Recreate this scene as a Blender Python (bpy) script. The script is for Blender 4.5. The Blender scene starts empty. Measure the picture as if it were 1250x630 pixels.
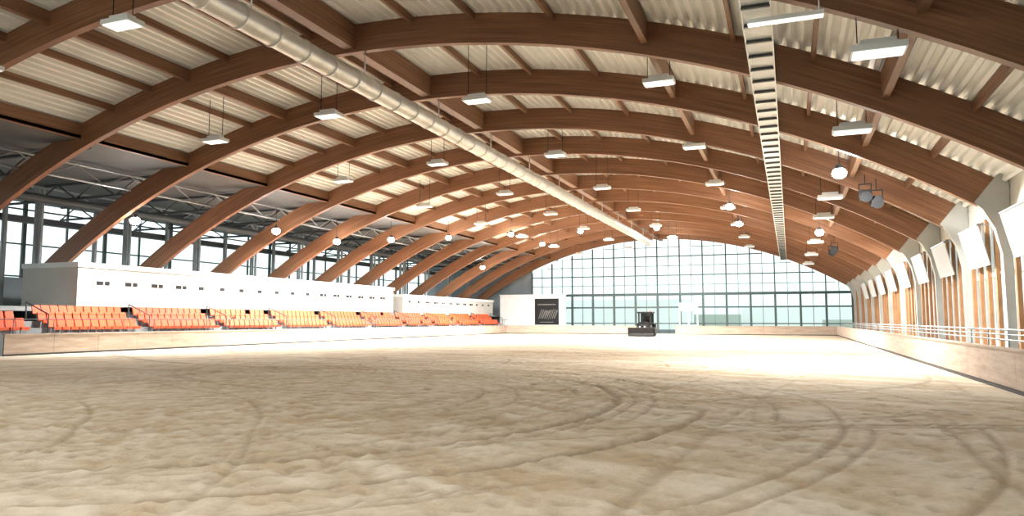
import bpy, bmesh, math, random
import numpy as np
from mathutils import Vector, Matrix
random.seed(4)
XC,ZA,R=-15.6,12.03,41.3
ZC=ZA-R
def arch(x,off=0.0):
    return ZC+math.sqrt((R+off)**2-(x-XC)**2)
RIBS=[23.3+6.3*i for i in range(-4,12)]
YW=96.0
XL,XR=-34.7,4.85
HB=1.04

# ---------------- materials
def mat(name,col,rough=.7,metal=0,emit=None,es=1,noise=None,bump=None,alpha=None):
    m=bpy.data.materials.new(name);m.use_nodes=True
    nt=m.node_tree;b=nt.nodes['Principled BSDF']
    b.inputs['Base Color'].default_value=(*col,1);b.inputs['Roughness'].default_value=rough
    b.inputs['Metallic'].default_value=metal
    if emit:
        b.inputs['Emission Color'].default_value=(*emit,1);b.inputs['Emission Strength'].default_value=es
    if noise:
        sc,amt=noise
        tc=nt.nodes.new('ShaderNodeNewGeometry')
        n=nt.nodes.new('ShaderNodeTexNoise');n.inputs['Scale'].default_value=sc;n.inputs['Detail'].default_value=5
        nt.links.new(tc.outputs['Position'],n.inputs['Vector'])
        r=nt.nodes.new('ShaderNodeValToRGB')
        r.color_ramp.elements[0].position=.3;r.color_ramp.elements[1].position=.7
        r.color_ramp.elements[0].color=(*[c*(1-amt) for c in col],1)
        r.color_ramp.elements[1].color=(*[min(1,c*(1+amt)) for c in col],1)
        nt.links.new(n.outputs['Fac'],r.inputs['Fac']);nt.links.new(r.outputs['Color'],b.inputs['Base Color'])
        if bump:
            bp=nt.nodes.new('ShaderNodeBump');bp.inputs['Strength'].default_value=bump;bp.inputs['Distance'].default_value=.02
            nt.links.new(n.outputs['Fac'],bp.inputs['Height']);nt.links.new(bp.outputs['Normal'],b.inputs['Normal'])
    return m
def N(nt,t,**k):
    n=nt.nodes.new(t)
    for a,v in k.items(): setattr(n,a,v)
    return n
def math_n(nt,op,a,b=None,c=None):
    n=nt.nodes.new('ShaderNodeMath');n.operation=op
    for i,v in enumerate((a,b,c)):
        if v is None: continue
        if isinstance(v,(int,float)): n.inputs[i].default_value=v
        else: nt.links.new(v,n.inputs[i])
    return n.outputs[0]

def glulam(name,radial=True,base=(.22,.098,.045)):
    m=bpy.data.materials.new(name);m.use_nodes=True;nt=m.node_tree;b=nt.nodes['Principled BSDF']
    g=N(nt,'ShaderNodeNewGeometry');s=N(nt,'ShaderNodeSeparateXYZ');nt.links.new(g.outputs['Position'],s.inputs[0])
    if radial:
        dx=math_n(nt,'SUBTRACT',s.outputs['X'],XC);dz=math_n(nt,'SUBTRACT',s.outputs['Z'],ZC)
        r=math_n(nt,'SQRT',math_n(nt,'ADD',math_n(nt,'MULTIPLY',dx,dx),math_n(nt,'MULTIPLY',dz,dz)))
        ang=math_n(nt,'MULTIPLY',math_n(nt,'ARCTAN2',dx,dz),R)
    else:
        r=s.outputs['Z'];ang=s.outputs['Y']
    lam=math_n(nt,'FLOOR',math_n(nt,'MULTIPLY',r,22.0))
    cv=N(nt,'ShaderNodeCombineXYZ')
    nt.links.new(math_n(nt,'MULTIPLY',ang,.25),cv.inputs[0]);nt.links.new(lam,cv.inputs[1])
    nt.links.new(math_n(nt,'MULTIPLY',s.outputs['Y'],.13),cv.inputs[2])
    wn=N(nt,'ShaderNodeTexNoise');wn.inputs['Scale'].default_value=1.0;wn.inputs['Detail'].default_value=4
    nt.links.new(cv.outputs[0],wn.inputs['Vector'])
    rp=N(nt,'ShaderNodeValToRGB');e=rp.color_ramp.elements
    e[0].position=.3;e[1].position=.72
    e[0].color=(base[0]*.6,base[1]*.55,base[2]*.5,1);e[1].color=(base[0]*1.35,base[1]*1.4,base[2]*1.45,1)
    nt.links.new(wn.outputs['Fac'],rp.inputs['Fac'])
    nt.links.new(rp.outputs['Color'],b.inputs['Base Color']);b.inputs['Roughness'].default_value=.5
    return m
M_rib=glulam('glulam_wood')
M_pur=glulam('purlin_wood',False,(.22,.11,.058))
M_deck=mat('deck_metal',(.86,.86,.82),.4,0,noise=(.35,.06))
M_steel=mat('steel_grey',(.30,.32,.33),.5,.4,noise=(3,.1))
M_dark=mat('steel_dark',(.06,.065,.07),.5,.3)
M_zinc=mat('duct_zinc',(.66,.66,.63),.38,.55,noise=(2,.1))
M_white=mat('white_paint',(.70,.72,.71),.6,noise=(.8,.05))
M_box=mat('press_box_render',(.48,.47,.43),.7,noise=(.5,.07))
M_banner=mat('banner_grey',(.50,.52,.52),.6,noise=(.8,.05))
M_conc=mat('concrete',(.30,.31,.31),.85,noise=(1.5,.12),bump=.3)
M_fin=mat('column_concrete',(.44,.44,.41),.75,noise=(1.2,.1))
M_trayw=mat('tray_white',(.86,.88,.87),.4)
M_black=mat('black',(.008,.008,.009),.8)
M_rubber=mat('rubber',(.05,.045,.04),.8)
M_frame=mat('window_frame',(.07,.10,.10),.5)
M_framel=mat('window_frame_light',(.18,.22,.22),.5)
M_orange=mat('seat_orange',(.74,.095,.022),.6,noise=(2,.1))
M_post=mat('post_wood',(.36,.175,.075),.6,noise=(2,.18))
M_panel=mat('wall_panel_cream',(.66,.65,.59),.6,noise=(.6,.06))
M_grey=mat('wall_grey',(.30,.34,.36),.7,noise=(.6,.1))
M_lens=mat('lamp_lens',(1,1,1),.4,emit=(1,1,.98),es=120)
M_diff=mat('lamp_diffuser',(.92,.93,.9),.4,emit=(1,1,.97),es=.7)
M_annex=mat('annex_roof',(.10,.11,.115),.7,noise=(.5,.12))

def ply():
    m=bpy.data.materials.new('barrier_plywood');m.use_nodes=True;nt=m.node_tree;b=nt.nodes['Principled BSDF']
    g=N(nt,'ShaderNodeNewGeometry');mp=N(nt,'ShaderNodeMapping');mp.inputs['Scale'].default_value=(.5,.5,4)
    nt.links.new(g.outputs['Position'],mp.inputs[0])
    n=N(nt,'ShaderNodeTexNoise');n.inputs['Scale'].default_value=1.6;n.inputs['Detail'].default_value=6;n.inputs['Roughness'].default_value=.65
    nt.links.new(mp.outputs[0],n.inputs['Vector'])
    rp=N(nt,'ShaderNodeValToRGB');e=rp.color_ramp.elements
    e[0].position=.3;e[1].position=.7;e[0].color=(.36,.265,.20,1);e[1].color=(.56,.45,.36,1)
    nt.links.new(n.outputs['Fac'],rp.inputs[0]);nt.links.new(rp.outputs[0],b.inputs['Base Color']);b.inputs['Roughness'].default_value=.6
    return m
M_ply=ply()

# ---------------- sand: real relief mesh + material
def vnoise(x,y,sc,seed):
    rs=np.random.RandomState(seed);G=rs.rand(512,512)
    u=x*sc+137.3;v=y*sc+91.7;i=np.floor(u).astype(int);j=np.floor(v).astype(int)
    fu=u-i;fv=v-j;fu=fu*fu*(3-2*fu);fv=fv*fv*(3-2*fv)
    g=lambda a,c:G[a%512,c%512]
    return (g(i,j)*(1-fu)+g(i+1,j)*fu)*(1-fv)+(g(i,j+1)*(1-fu)+g(i+1,j+1)*fu)*fv-.5
def build_sand():
    xs=np.concatenate([np.linspace(XL,-16,190)[:-1],np.linspace(-16,XR,400)])
    ys=[-12,-8,-5,-3,-1,0,1,2];y=2.5
    while y<88.3:
        ys.append(y);y+=max(.045,.0042*y)
    ys.append(88.5);ys=np.array(ys,float)
    X,Y=np.meshgrid(xs,ys);nx=len(xs);ny=len(ys)
    wob=vnoise(X,Y,.12,1)*2.2+vnoise(X,Y,.45,2)*.4
    rut=np.zeros_like(X);hh=np.zeros_like(X)
    def groove(d,w,k,mask):
        nonlocal rut,hh
        g=np.exp(-(d/w)**2);rdg=np.exp(-((np.abs(d)-2.0*w)/(.9*w))**2)
        rut=np.maximum(rut,g*k*mask);hh+=(-.026*g+.013*rdg)*k*mask
    def rings(cx,cy,radii,w,k,ws=1):
        dx=X-cx;dy=Y-cy;r=np.hypot(dx,dy)+wob*ws
        for i,q in enumerate(radii):
            m=np.clip((vnoise(X+7*q,Y-3*q,.2,30+i)+.12)*5,0,1)
            groove(r-q,w,k,m)
        return r
    rings(-11.5,13.6,(8.4,),.10,1.5,ws=.3)
    rings(-11.5,13.6,(9.9,10.15),.08,1.3,ws=.3)
    rings(-11.5,13.6,(4.6,5.3,6.2,6.5,6.9,7.4,7.7,8.9,9.3,11.2,11.6,12.6,13.0,14.6,16.2,16.5,19.5),.055,.75,ws=.5)
    rings(-10,26,(5,7,8.4,10.5,10.9,13.5,17),.07,.75)
    rings(-30,22,(12,13.6,16,19,20.6,24.5,26,28),.08,.75)
    rings(8,-2,(6.2,6.6,8.8,10.2,12,14.5,17,17.3),.055,.8)
    rings(-15,52,(8,11,15,15.6,19,24,30),.14,1.1)
    rings(-24,-6,(12,14,15.6,17,19,22,22.4),.055,.75)
    for k,(a,b0) in enumerate(((.10,-2),(.14,-6),(-.06,-17),(-.05,-18.6),(.02,-25),(.03,2.2),(.03,3.2))):
        groove((X-b0-a*Y+wob*.5),.08,.6,np.clip((vnoise(X,Y,.12,20+k)+.08)*5,0,1))
    t=np.arctan2(Y-13.6,X+11.5)
    rr=np.hypot(X+11.5,Y-13.6)+wob*.4
    stk=vnoise(rr*1.0,t*5,3.0,7)+.7*vnoise(rr,t*7,6.0,8)
    t2=np.arctan2(Y+30,X+20);rr2=np.hypot(X+20,Y+30)+wob
    stk2=vnoise(rr2,t2*10,2.4,9)+.7*vnoise(rr2,t2*14,5.0,10)
    sel=np.clip((vnoise(X,Y,.1,11)+.1)*6+.3,0,1)
    st=stk*sel+stk2*(1-sel)
    hh+=st*.017
    hh+=vnoise(X,Y,.25,12)*.025+vnoise(X,Y,1.1,13)*.010+vnoise(X,Y,2.7,14)*.013+vnoise(X,Y,5.5,15)*.016
    rs=np.random.RandomState(5);pit=np.zeros_like(X)
    for _ in range(13000):
        py=2.6+48*rs.rand()**1.3;px=XL+1+(XR-XL-1.5)*rs.rand()
        if _%3==0: 
            an=rs.rand()*6.28;q=8.4+rs.randn()*2.2;px=-11.5+q*math.cos(an);py=13.6+q*math.sin(an)
            if py<2.6 or px>XR-.5: continue
        j0,j1=np.searchsorted(ys,(py-.3,py+.3));i0,i1=np.searchsorted(xs,(px-.3,px+.3))
        if j1<=j0 or i1<=i0: continue
        d=np.hypot(X[j0:j1,i0:i1]-px,Y[j0:j1,i0:i1]-py)
        g=np.exp(-(d/.085)**2);e=np.exp(-((d-.16)/.05)**2);s=.3+.8*rs.rand()
        hh[j0:j1,i0:i1]+=(-.032*g+.009*e)*s;pit[j0:j1,i0:i1]=np.maximum(pit[j0:j1,i0:i1],g*s*.65)
    edge=np.clip(np.minimum(np.minimum(X-XL,XR-X),88.5-Y)/.5,0,1)
    hh*=edge
    me=bpy.data.meshes.new('arena_sand')
    co=np.stack([X,Y,hh],-1).reshape(-1,3)
    idx=np.arange(nx*ny).reshape(ny,nx)
    f=np.stack([idx[:-1,:-1],idx[:-1,1:],idx[1:,1:],idx[1:,:-1]],-1).reshape(-1,4)
    me.vertices.add(len(co));me.vertices.foreach_set('co',co.ravel())
    me.loops.add(f.size);me.loops.foreach_set('vertex_index',f.ravel().astype(np.int32))
    me.polygons.add(len(f));me.polygons.foreach_set('loop_start',(np.arange(len(f))*4).astype(np.int32))
    me.update(calc_edges=True);me.polygons.foreach_set('use_smooth',np.ones(len(f),bool))
    for nm,arr in(('rut',np.clip(np.maximum(rut,pit),0,1)),('streak',np.clip(st+.5,0,1))):
        a=me.attributes.new(nm,'FLOAT','POINT');a.data.foreach_set('value',arr.ravel().astype(np.float32))
    o=bpy.data.objects.new('arena_sand',me);bpy.context.scene.collection.objects.link(o)
    m=bpy.data.materials.new('sand');m.use_nodes=True;nt=m.node_tree;b=nt.nodes['Principled BSDF'];L=nt.links.new
    g=N(nt,'ShaderNodeNewGeometry');M=lambda *a: math_n(nt,*a)
    def noise(sc,det=5,rough=.6):
        n=N(nt,'ShaderNodeTexNoise');n.inputs['Scale'].default_value=sc;n.inputs['Detail'].default_value=det;n.inputs['Roughness'].default_value=rough
        L(g.outputs['Position'],n.inputs['Vector']);return n.outputs['Fac']
    at=N(nt,'ShaderNodeAttribute');at.attribute_name='rut';a2=N(nt,'ShaderNodeAttribute');a2.attribute_name='streak'
    big=noise(.13,4);mid=noise(1.6,6,.7);fine=noise(9,6,.75)
    mixv=M('ADD',M('MULTIPLY',big,.28),M('ADD',M('MULTIPLY',a2.outputs['Fac'],.2),M('ADD',M('MULTIPLY',mid,.25),M('MULTIPLY',fine,.27))))
    rp=N(nt,'ShaderNodeValToRGB');e=rp.color_ramp.elements
    e[0].position=.39;e[1].position=.60;e[0].color=(.46,.345,.215,1);e[1].color=(.65,.57,.45,1)
    L(mixv,rp.inputs[0])
    mx=N(nt,'ShaderNodeMixRGB');mx.inputs[2].default_value=(.26,.185,.11,1)  # darker damp-sand tint for ruts and pits, doubling as painted-in shade
    L(rp.outputs[0],mx.inputs[1]);L(M('MULTIPLY',at.outputs['Fac'],.7),mx.inputs[0])
    L(mx.outputs[0],b.inputs['Base Color']);b.inputs['Roughness'].default_value=.95
    h=M('ADD',M('MULTIPLY',fine,.030),M('MULTIPLY',noise(26,4,.7),.012))
    bp=N(nt,'ShaderNodeBump');bp.inputs['Strength'].default_value=.75;bp.inputs['Distance'].default_value=1.0
    L(h,bp.inputs['Height']);L(bp.outputs[0],b.inputs['Normal'])
    me.materials.append(m)
build_sand()

# ---------------- geometry helpers
class B:
    def __init__(s): s.v=[];s.f=[];s.m=[]
    def quad(s,pts,mi=0):
        n=len(s.v);s.v+=[tuple(p) for p in pts];s.f.append(tuple(range(n,n+len(pts))));s.m.append(mi)
    def box(s,x0,x1,y0,y1,z0,z1,mi=0):
        n=len(s.v)
        s.v+=[(x0,y0,z0),(x1,y0,z0),(x1,y1,z0),(x0,y1,z0),(x0,y0,z1),(x1,y0,z1),(x1,y1,z1),(x0,y1,z1)]
        for f in((3,2,1,0),(4,5,6,7),(0,1,5,4),(1,2,6,5),(2,3,7,6),(3,0,4,7)):
            s.f.append(tuple(n+i for i in f));s.m.append(mi)
    def cyl(s,a,b,r,seg=8,mi=0,r2=None,cap=True):
        a=Vector(a);b=Vector(b);d=(b-a).normalized();r2=r if r2 is None else r2
        u=d.orthogonal().normalized();w=d.cross(u);n=len(s.v)
        for p,rr in((a,r),(b,r2)):
            for i in range(seg):
                t=2*math.pi*i/seg;s.v.append(tuple(p+rr*(math.cos(t)*u+math.sin(t)*w)))
        for i in range(seg):
            j=(i+1)%seg;s.f.append((n+i,n+j,n+seg+j,n+seg+i));s.m.append(mi)
        if cap:
            s.f.append(tuple(n+seg-1-i for i in range(seg)));s.m.append(mi)
            s.f.append(tuple(n+seg+i for i in range(seg)));s.m.append(mi)
    def prism(s,poly,y0,y1,mi=0):
        n=len(s.v);k=len(poly)
        s.v+=[(p[0],y0,p[1]) for p in poly]+[(p[0],y1,p[1]) for p in poly]
        s.f.append(tuple(range(n,n+k)));s.m.append(mi)
        s.f.append(tuple(n+2*k-1-i for i in range(k)));s.m.append(mi)
        for i in range(k):
            j=(i+1)%k;s.f.append((n+i,n+k+i,n+k+j,n+j));s.m.append(mi)
    def obj(s,name,mats,smooth=False,parent=None):
        me=bpy.data.meshes.new(name);me.from_pydata(s.v,[],s.f)
        for m in mats: me.materials.append(m)
        me.polygons.foreach_set('material_index',s.m)
        if smooth: me.polygons.foreach_set('use_smooth',[True]*len(s.f))
        me.update()
        bm=bmesh.new();bm.from_mesh(me);bmesh.ops.recalc_face_normals(bm,faces=bm.faces);bm.to_mesh(me);bm.free()
        o=bpy.data.objects.new(name,me);bpy.context.scene.collection.objects.link(o)
        if parent: o.parent=parent
        return o

# ---------------- floor
b=B();b.quad([(-60,-12,-.25),(12,-12,-.25),(12,YW,-.25),(-60,YW,-.25)])
for x0,x1,y0,y1 in((XR,12,-12,YW),(-60,XL,-12,YW),(XL,XR,88.5,YW)): b.quad([(x0,y0,0),(x1,y0,0),(x1,y1,0),(x0,y1,0)])
b.obj('floor',[M_conc])
b=B();b.quad([(-400,-200,-.3),(400,-200,-.3),(400,500,-.3),(-400,500,-.3)]);b.obj('ground_outside',[mat('asphalt_pale',(.48,.50,.48),.9,noise=(.1,.1))])

# ---------------- arches
def arc_band(b,x0,x1,o0,o1,y0,y1,n=56,mi=0):
    a0=math.asin((x0-XC)/R);a1=math.asin((x1-XC)/R);base=len(b.v)
    for i in range(n+1):
        a=a0+(a1-a0)*i/n
        for o,y in((o0,y0),(o1,y0),(o1,y1),(o0,y1)):
            b.v.append((XC+(R+o)*math.sin(a),y,ZC+(R+o)*math.cos(a)))
    for i in range(n):
        p=base+4*i;q=p+4
        for k in range(4):
            k2=(k+1)%4;b.f.append((p+k,p+k2,q+k2,q+k));b.m.append(mi)
    b.f.append((base,base+1,base+2,base+3));b.m.append(mi)
    e=base+4*n;b.f.append((e+3,e+2,e+1,e));b.m.append(mi)
for y in RIBS:
    b=B();arc_band(b,-41.5,6.75,0,1.1,y-.13,y+.13)
    b.obj('glulam_arch',[M_rib])
# ---------------- roof deck: trapezoidal corrugation running along Y
DX0,DX1=-30.5,8.2
a0=math.asin((DX0-XC)/R);a1=math.asin((DX1-XC)/R)
per=.36/R;n=int((a1-a0)/per);prof=[]
for i in range(n+1):
    a=a0+per*i
    for fr,o in((0,1.13),(.34,1.13),(.48,1.31),(.86,1.31)):
        aa=a+fr*per;prof.append((XC+(R+o)*math.sin(aa),ZC+(R+o)*math.cos(aa)))
b=B();ys=[-10,20,45,70,YW+1]
for y in ys:
    for p in prof:b.v.append((p[0],y,p[1]))
k=len(prof)
for j in range(len(ys)-1):
    for i in range(k-1):
        b.f.append((j*k+i,j*k+i+1,(j+1)*k+i+1,(j+1)*k+i));b.m.append(0)
b.obj('ceiling',[M_deck])
b=B();arc_band(b,-31,8.6,1.5,1.6,-10,YW+1,40);b.obj('roof_outer_skin',[M_grey])
# purlins
b=B()
def purlin(x,w,d,top=1.12,y0=-10,y1=YW):
    z1=arch(x,top);b.box(x-w/2,x+w/2,y0,y1,z1-d,z1)
for x in (-28,-25.8,-21.6,-19.4,-17.4,-12.9,-10.4,-7.4,-1.4,.9,5.0): purlin(x,.12,.28)
for x,d in ((-30,.7),(-23.7,.5),(-4.2,.8),(2.8,.8)): purlin(x,.2,d)
b.obj('purlins',[M_pur])
b=B();b.box(XC-.22,XC+.22,-10,YW,ZA+.12,ZA+1.1);b.obj('ridge_beam',[M_pur])

# ---------------- duct
b=B();dz=10.7;dx=-15.0;r=.38;y=-6
while y<83:
    b.cyl((dx,y,dz),(dx,y+1.44,dz),r,20,0,cap=False);b.cyl((dx,y+1.42,dz),(dx,y+1.5,dz),r+.03,20,0)
    y+=1.5
b.cyl((dx,83,dz),(dx,83.1,dz),r,20,0)
for yy in RIBS: b.box(dx-.02,dx+.02,yy-.02,yy+.02,dz+.3,ZA+.05,0)
b.obj('ventilation_duct',[M_zinc],True)
# ---------------- cable tray (ladder type, white)
b=B();tx,tz=-.5,8.5
b.box(tx-.33,tx-.29,-6,87,tz,tz+.14);b.box(tx+.29,tx+.33,-6,87,tz,tz+.14);b.box(tx-.29,tx+.29,-6,87,tz+.05,tz+.07)
y=-6
while y<87: b.box(tx-.3,tx+.3,y,y+.08,tz-.03,tz+.04,1);y+=1.05
for yy in RIBS:
    for sx in(-.31,.31): b.box(tx+sx-.015,tx+sx+.015,yy-.2,yy-.17,tz+.1,arch(tx,1.1),1)
b.obj('cable_tray',[M_trayw,M_dark])

# ---------------- barriers
def barrier(name,p0,p1,nrm,capw=.12):
    b=B();p0=Vector((*p0,0));p1=Vector((*p1,0));n=Vector((*nrm,0));d=(p1-p0);Lg=d.length;d.normalize()
    def slab(a,c,o0,o1,z0,z1,mi):
        q=[p0+d*a+n*o0,p0+d*c+n*o0,p0+d*c+n*o1,p0+d*a+n*o1];k=len(b.v)
        b.v+=[(v.x,v.y,z0) for v in q]+[(v.x,v.y,z1) for v in q]
        for f in((3,2,1,0),(4,5,6,7),(0,1,5,4),(1,2,6,5),(2,3,7,6),(3,0,4,7)):
            b.f.append(tuple(k+i for i in f));b.m.append(mi)
    t=0
    while t<Lg-.01:
        e=min(t+2.5,Lg);slab(t+.006,e-.006,0,.06,.1,HB-.05,0);t=e
    slab(0,Lg,.01,.055,.1,HB-.06,1);slab(0,Lg,-.01,.08,0,.08,1);slab(0,Lg,-.03,capw,HB-.05,HB,2)
    return b.obj(name,[M_ply,M_rubber,M_ply])
barrier('arena_barrier',(XR,-10),(XR,88.5),(1,0))
barrier('arena_barrier',(XL,23.5),(XL,88.5),(-1,0),.2)
barrier('arena_barrier',(XL,-10),(XL,22.2),(-1,0),.2)
barrier('arena_barrier',(XL,88.5),(-17.5,88.5),(0,1))
barrier('arena_barrier',(-12.9,88.5),(XR,88.5),(0,1))

# ---------------- right wall
b=B();XW=7.3
b.box(XW,XW+.15,-10,YW,0,.9,0)
b.box(XW,XW+.15,-10,YW,5.6,7.6,0)
b.box(XW,XW+.15,-10,YW,3.35,3.5,0)
b.obj('wall_right',[M_panel])
Mtr=bpy.data.materials.new('translucent_panel');Mtr.use_nodes=True;nt=Mtr.node_tree
bs=nt.nodes['Principled BSDF'];out=nt.nodes['Material Output'];bs.inputs['Base Color'].default_value=(.72,.73,.69,1)
tr=nt.nodes.new('ShaderNodeBsdfTranslucent');tr.inputs[0].default_value=(.9,.92,.9,1);mixs=nt.nodes.new('ShaderNodeMixShader');mixs.inputs[0].default_value=.6
nt.links.new(bs.outputs[0],mixs.inputs[1]);nt.links.new(tr.outputs[0],mixs.inputs[2]);nt.links.new(mixs.outputs[0],out.inputs[0])
b=B();b.quad([(XW+.1,-10,.9),(XW+.1,YW,.9),(XW+.1,YW,5.7),(XW+.1,-10,5.7)]);b.obj('window_1',[Mtr])
b=B();y=-9.0
while y<YW:
    if min(abs(y-q) for q in RIBS)>.5: b.box(XW-.14,XW,y-.1,y+.1,0,5.6,0)
    y+=1.26
b.obj('wall_posts',[M_post])
for y in RIBS:
    b=B();b.prism([(6.2,arch(6.2)+.05),(6.45,5.6),(6.8,4.9),(6.98,4.0),(7.02,0),(7.28,0),(7.28,7.2),(6.75,arch(6.75)+1.1)],y-.15,y+.15)
    b.obj('arch_column',[M_fin])
for i,y in enumerate(RIBS[3:13]):
    b=B();b.prism([(6.62,5.25),(6.66,5.25),(7.0,3.75),(6.96,3.75)],y+1.6,y+4.8,0)
    b.box(6.60,6.68,y+1.6,y+4.8,5.22,5.28,1)
    for q in(1.7,4.7): b.box(6.64,7.3,y+q-.02,y+q+.02,5.24,5.28,1)
    b.obj('hanging_banner',[M_banner,M_steel])
b=B();xr=5.35;y=-9
while y<YW-6: b.cyl((xr,y,0),(xr,y,1.45),.022,6);y+=2.1
for z in(1.18,1.32,1.45): b.cyl((xr,-9,z),(xr,YW-6,z),.02 if z<1.4 else .028,6)
b.obj('handrail',[M_steel])

# ---------------- back wall glazing
b=B();X0,X1=-33.7,7.1
def vb(x,w,z0,mi=0,d=.12,z1=None): b.box(x-w/2,x+w/2,YW-d,YW+.05,z0,arch(x,0)+.4 if z1 is None else z1,mi)
x=X0;i=0
while x<X1+.1:
    if i%2==0:
        vb(x,.26,0,0,.22,5.1);vb(x,.15,5.1,0,.2)
    else: vb(x,.08,0,1,.1)
    x+=1.457;i+=1
for z,w in((1.3,.14),(3.4,.2),(5.1,.34),(6.35,.08),(7.6,.13),(8.85,.08),(10.1,.13),(11.3,.08)):
    if z<arch(X1)-.1:xa,xb=X0,X1
    else:
        hh=math.sqrt(R**2-(z-ZC)**2);xa=max(X0,XC-hh);xb=min(X1,XC+hh)
    b.box(xa,xb,YW-.15,YW+.04,z-w/2,z+w/2,0 if w>.1 else 1)
b.box(X0,X1,YW-.1,YW+.1,0,.5,0)
b.obj('window_2',[M_frame,M_framel])
b=B();b.box(-50,X0,YW-.1,YW+.15,0,11.2);b.obj('wall_back',[M_grey])
b=B();b.box(-36.6,-27.4,91,91.3,0,5.0,0);b.box(-36.7,-27.3,90.9,91.4,5.0,5.12,0)
b.obj('wall_partition',[M_white])
b=B();b.box(-31.6,-28.3,90.9,90.98,1.15,4.55,0)
b.box(-31.2,-28.7,90.88,90.9,3.7,3.85,1)
for k in range(9):
    xx=-31.1+k*.27;b.quad([(xx,90.88,1.9+.12*math.sin(k)),(xx+.1,90.88,1.9),(xx+.55,90.88,3.0+.2*math.cos(k)),(xx+.4,90.88,3.1)],1)
b.box(-30.9,-29,90.88,90.9,1.4,1.5,1)
b.obj('poster',[M_black,mat('poster_grey',(.12,.12,.12),.5)])
b=B()
for x in(-13.0,-11.9,-10.8): b.box(x-.07,x+.07,93,93.15,0,3.0)
b.box(-13.07,-10.73,93,93.15,2.9,3.9);b.box(-13,-10.8,93.02,93.1,1.0,1.1);b.box(-13,-10.8,93.02,93.1,0,.35)
b.obj('door_1',[M_white])
b=B();b.box(-60,-20,150,160,-.3,6.0);b.box(-10,30,170,180,-.3,4.5);b.box(-20,-10,165,168,-.3,3,1);b.box(5,40,130,131,-.3,1.8,1)
b.obj('buildings_outside',[mat('facade_pale',(.78,.86,.83),.8),mat('hedge_green',(.42,.50,.44),.9)])

# ---------------- left stand
b=B()
for k,(xf,z) in enumerate(((-35.5,.95),(-36.3,1.3),(-37.1,1.65))):
    b.box(-38.4,xf,22,90.8,0 if k==0 else z-.35,z,0)
b.box(-35.5,-35.35,22,90.8,0,1.05,0)
b.obj('grandstand_steps',[M_conc])
def box_building(name,y0,y1,z0,z1,xf=-37.5):
    b=B();b.box(xf-4.5,xf,y0,y1,z0,z1-.28,0)
    b.box(xf-4.5,xf+.12,y0-.1,y1+.1,z1-.28,z1,3)
    b.box(xf-4.4,xf-.5,y0+.2,y1-.2,1.0,z0,1)
    y=y0+1.2
    while y<y1-.8:
        b.box(xf,xf+.03,y,y+.42,z0+1.25,z0+1.47,2)
        if int(y*3)%2: b.box(xf,xf+.03,y+.55,y+.85,z0+1.25,z0+1.47,2)
        y+=1.95
    return b.obj(name,[M_box,M_grey,M_black,M_white])
box_building('press_box',29.3,64.2,2.5,5.0)
box_building('press_box',66.2,90.6,2.3,4.4)
def seat(b,x,y,z):
    w=.21
    b.box(x-.02,x+.4,y-w,y+w,z+.36,z+.41);b.box(x+.36,x+.41,y-w,y+w,z+.26,z+.40)
    pts=[(x-.02,z+.36),(x-.14,z+.84),(x-.09,z+.86),(x+.04,z+.41)]
    b.prism(pts,y-w,y+w);b.box(x+.05,x+.12,y-.05,y+.05,z,z+.36,1)
for k in range(11):
    y0=26.5+6.3*k
    b=B()
    for xs,z in((-36.1,.95),(-36.9,1.3),(-37.35,1.65)):
        for j in range(11):
            if random.random()<.03: continue
            seat(b,xs,y0+.4+j*.5,z)
    if y0+6<91: b.obj('seat_block',[M_orange,M_steel])
b=B()
for j in range(6):
    for xs,z in((-36.1,.95),(-36.9,1.3)): seat(b,xs,22.6+j*.52,z)
b.obj('seat_block',[M_orange,M_steel])
b=B();y=22.3
while y<90.5: b.cyl((-35.45,y,.95),(-35.45,y,1.75),.02,6);y+=2.1
b.cyl((-35.45,22.3,1.75),(-35.45,90.5,1.75),.025,6)
for k in range(11):
    y0=26.5+6.3*k-.2
    b.cyl((-35.6,y0,.95),(-35.6,y0,2.0),.035,6);b.cyl((-37.3,y0,1.65),(-37.3,y0,2.65),.035,6);b.cyl((-35.6,y0,2.0),(-37.3,y0,2.65),.035,6)
b.obj('stand_railing',[M_dark])

# ---------------- annex (concourse) on left
b=B();b.box(-50,-29.9,-10,YW,9.95,10.1);b.obj('ceiling_annex',[M_annex])
b=B();XA=-49
b.box(XA-.1,XA+.1,-10,YW,0,4.6,1)
y=-10
i=0
while y<YW: b.box(XA-.08,XA+.08,y-.05-.08*(i%2==0),y+.05+.08*(i%2==0),4.6,9.95,0);y+=3.15;i+=1
for z in(4.7,6.9,9.3): b.box(XA-.07,XA+.07,-10,YW,z-.05,z+.05,0)
b.obj('wall_left',[M_frame,M_grey])
b=B();b.box(-49,-38,-10,YW,2.2,2.45);b.obj('concourse_slab',[M_conc])
for y in RIBS:
    b=B()
    for x in(-42.6,-45.5):
        b.cyl((x,y+.8,0),(x,y+.8,9.9),.16,10)
    b.cyl((-42.2,y+.8,2),(-42.2,y+.8,9.9),.1,8)
    b.obj('steel_column',[M_steel])
    b=B()
    zt,zb=9.8,8.9
    b.cyl((-49,y+.8,zt),(-30.5,y+.8,zt),.09,6);b.cyl((-49,y+.8,zb),(-33,y+.8,zb),.08,6)
    x=-49;up=True
    while x<-33:
        b.cyl((x,y+.8,zb if up else zt),(x+1.6,y+.8,zt if up else zb),.05,6);x+=1.6;up=not up
    b.obj('roof_truss',[M_dark])
b=B()
for x,zb in((-34,8.9),(-42,8.9)):
    b.cyl((x,-10,zb),(x,YW-.2,zb),.07,6);b.cyl((x,-10,9.7),(x,YW-.2,9.7),.07,6)
    y=-10;up=True
    while y<YW-2: b.cyl((x,y,zb if up else 9.7),(x,y+1.575,9.7 if up else zb),.04,5);y+=1.575;up=not up
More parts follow.
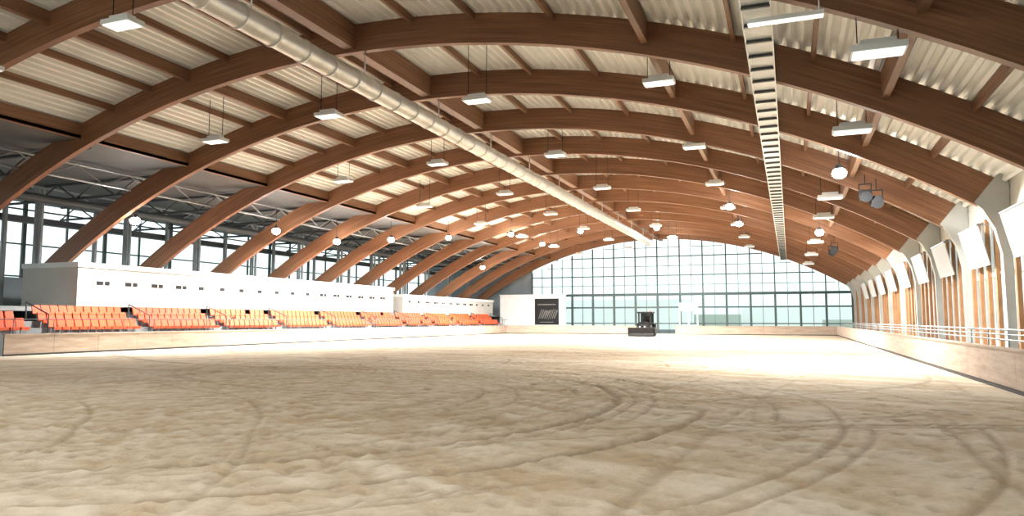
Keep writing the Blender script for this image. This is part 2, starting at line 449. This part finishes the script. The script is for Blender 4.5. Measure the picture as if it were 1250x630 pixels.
b.obj('longitudinal_truss',[M_steel])
b=B();b.cyl((-39.5,-10,8.6),(-39.5,90,8.6),.25,12);b.box(-46.4,-45.8,-10,90,8.0,8.4);b.obj('service_duct',[M_dark])

# ---------------- hanging luminaires (rectangular high bays)
def hibay(x,y,z):
    b=B()
    b.box(x-.55,x+.55,y-.3,y+.3,z,z+.14,0);b.box(x-.5,x+.5,y-.26,y+.26,z-.03,z,1)
    b.box(x-.35,x+.35,y-.17,y+.17,z+.14,z+.28,0)
    for sx in(-.4,.4): b.cyl((x+sx,y,z+.28),(x+sx,y,arch(x,1.1)),.016,4,2)
    b.obj('high_bay_light',[M_white,M_diff,M_black])
for n in range(8):
    y=15.4+10.4*n
    hibay(-18.4,y,10.5);hibay(-24.8,y+.2,10.0)
    if n>0: hibay(-11.5,y+.3,10.5);hibay(-4.15,y-.2,10.2)
for y in(17,24,37,44,58,69,80): hibay(1.95,y,7.45)

# ---------------- lit floodlights: compact round high-bay, bright bowl under a small dark body
LAMPS=[(2.0,31,7.5,1),(-3.7,52.2,9.6,1),(-3.7,61.7,9.6,1),(2.0,51.8,7.5,1),(-25.6,66.5,10.2,1),(-25.6,76.3,10.2,1),(-20.5,73.8,11.1,1),
 (-12.6,74.7,11.2,1),(-12.5,85.8,11.2,1),(-28.9,59.2,9.2,1),(-30.9,52.4,8.4,1),(-32.5,47,7.75,.8),(-32.5,39.9,7.75,.8),(-33.8,29.7,7.2,.5),(-32.6,75.7,7.7,.7)]
def flood(x,y,z,pw):
    b=B();rg=.27;k=8
    for i in range(k):
        t0=math.pi*i/k;t1=math.pi*(i+1)/k
        b.cyl((x,y,z-.8*rg*math.cos(t0)),(x,y,z-.8*rg*math.cos(t1)),max(rg*math.sin(t0),.004),20,1,max(rg*math.sin(t1),.004),cap=False)
    b.cyl((x,y,z+.17),(x,y,z+.36),.2,16,0,.1);b.cyl((x,y,z+.36),(x,y,max(arch(x,.9),z+.4)),.02,6,0)
    o=b.obj('floodlight',[M_dark,M_lens],True)
    l=bpy.data.lights.new('lamp','AREA');l.shape='DISK';l.size=.5;l.energy=pw;l.color=(1,.99,.965);l.spread=math.radians(175)
    lo=bpy.data.objects.new('lamp',l);lo.location=(x,y,z-.27);bpy.context.scene.collection.objects.link(lo);lo.parent=o
for x,y,z,k in LAMPS: flood(x,y,z,2150*k)
for p in((-18.4,4,10.2),(-4.1,2,9.8),(-26,-3,9)): flood(*p,450)  # unseen extra lamps, added over the near end to brighten the foreground

# batten light & stage lights
b=B();b.box(-.7,.9,16.6,16.75,8.35,8.45,0);b.box(-.68,.88,16.62,16.73,8.3,8.35,1);b.cyl((.8,16.67,8.45),(.8,16.67,8.95),.015,5,0);b.obj('batten_light',[M_trayw,M_diff])
def stage(x,y,z):
    b=B();b.box(x-.2,x+.2,y-.2,y+.2,z,z+.42,0);b.cyl((x,y-.2,z+.2),(x,y-.42,z+.08),.17,10,0,.24);b.box(x-.25,x-.21,y-.03,y+.03,z+.1,z+.7,0);b.box(x+.21,x+.25,y-.03,y+.03,z+.1,z+.7,0);b.box(x-.25,x+.25,y-.03,y+.03,z+.66,z+.7,0);b.cyl((x,y,z+.7),(x,y,arch(x,.2)),.02,5,0)
    b.obj('stage_spotlight',[M_black])
stage(3.5,33.1,6.4);stage(3.1,33.2,6.7);stage(3.1,59.4,6.6);stage(3.1,56,6.5)

# ---------------- tractor
par=bpy.data.objects.new('tractor',None);bpy.context.scene.collection.objects.link(par)
par.location=(-14.3,76.5,0.02)
Mg=mat('glass_dark',(.03,.04,.045),.15);My=mat('tractor_paint',(.035,.04,.04),.4)
def part(b,name,mats,sm=False): return b.obj(name,mats,sm,par)
b=B();b.box(-.42,.42,-.9,1.2,.75,1.25);b.box(-.4,.4,-1.5,-.9,.7,1.15);b.box(-.36,.36,-1.55,-1.5,.75,1.1,1)
for sx in(-.25,.25): b.cyl((sx,-1.56,1.0),(sx,-1.6,1.0),.08,10,2)
part(b,'body',[My,M_black,M_diff])
b=B()
for sx in(-.62,.62):
    for yy in(-.1,1.3): b.box(sx-.07,sx+.07,yy-.07,yy+.07,1.2,2.45)
b.box(-.78,.78,-.25,1.45,2.42,2.58);b.box(-.66,.66,-.1,1.3,1.15,1.5);b.box(-.6,.6,1.27,1.29,1.5,2.42,1)
b.box(-.3,.3,.6,.9,1.45,2.1,0);b.cyl((0,.1,1.45),(0,.3,1.75),.03,6,0);b.cyl((0,.25,1.75),(0,.31,1.79),.19,12,0)
b.cyl((.5,.2,2.58),(.5,.2,2.72),.06,8,2)
part(b,'cab',[M_black,Mg,M_orange])
b=B()
for sx in(-.8,.8):
    b.cyl((sx-.18,.8,.62),(sx+.18,.8,.62),.62,22,0);b.cyl((sx-.2,.8,.62),(sx+.2,.8,.62),.28,14,1)
    b.cyl((sx-.14,-1.0,.4),(sx+.14,-1.0,.4),.4,20,0);b.cyl((sx-.16,-1.0,.4),(sx+.16,-1.0,.4),.18,12,1)
    b.box(sx-.24,sx+.24,.2,1.4,1.24,1.3,0)
part(b,'wheels',[M_rubber,M_dark])
b=B();b.box(-1.35,1.35,-2.3,-2.2,.35,.95);b.box(-1.35,-1.28,-2.3,-1.7,.1,.8);b.box(1.28,1.35,-2.3,-1.7,.1,.8);b.cyl((-1.35,-2.0,.2),(1.35,-2.0,.2),.19,14,1)
b.box(-.1,.1,-2.2,-1.5,.5,.62);b.box(-1.35,1.35,-2.35,-2.15,.9,.95,1)
part(b,'arena_leveller',[M_black,M_dark])

# ---------------- world: overcast sky, whiter above a cyan-green haze at the horizon
w=bpy.data.worlds.new('World');bpy.context.scene.world=w;w.use_nodes=True;nt=w.node_tree
bg=nt.nodes['Background'];bg.inputs[1].default_value=1.2
tc=nt.nodes.new('ShaderNodeTexCoord');sp=nt.nodes.new('ShaderNodeSeparateXYZ');nt.links.new(tc.outputs['Generated'],sp.inputs[0])
rp=nt.nodes.new('ShaderNodeValToRGB');rp.color_ramp.elements[0].position=.0;rp.color_ramp.elements[1].position=.14
rp.color_ramp.elements[0].color=(.58,.84,.82,1);rp.color_ramp.elements[1].color=(.90,1.0,.99,1)
nt.links.new(sp.outputs['Z'],rp.inputs[0]);nt.links.new(rp.outputs[0],bg.inputs[0])

cam=bpy.data.cameras.new('camera');co=bpy.data.objects.new('camera',cam);bpy.context.scene.collection.objects.link(co)
cam.sensor_width=36;cam.lens=882.44/1250*36;co.location=(0,0,1.7);co.rotation_euler=(math.pi/2+.086,0,.366);cam.clip_end=1000
bpy.context.scene.camera=co
vs=bpy.context.scene.view_settings
vs.view_transform='Standard';vs.look='None';vs.exposure=.45
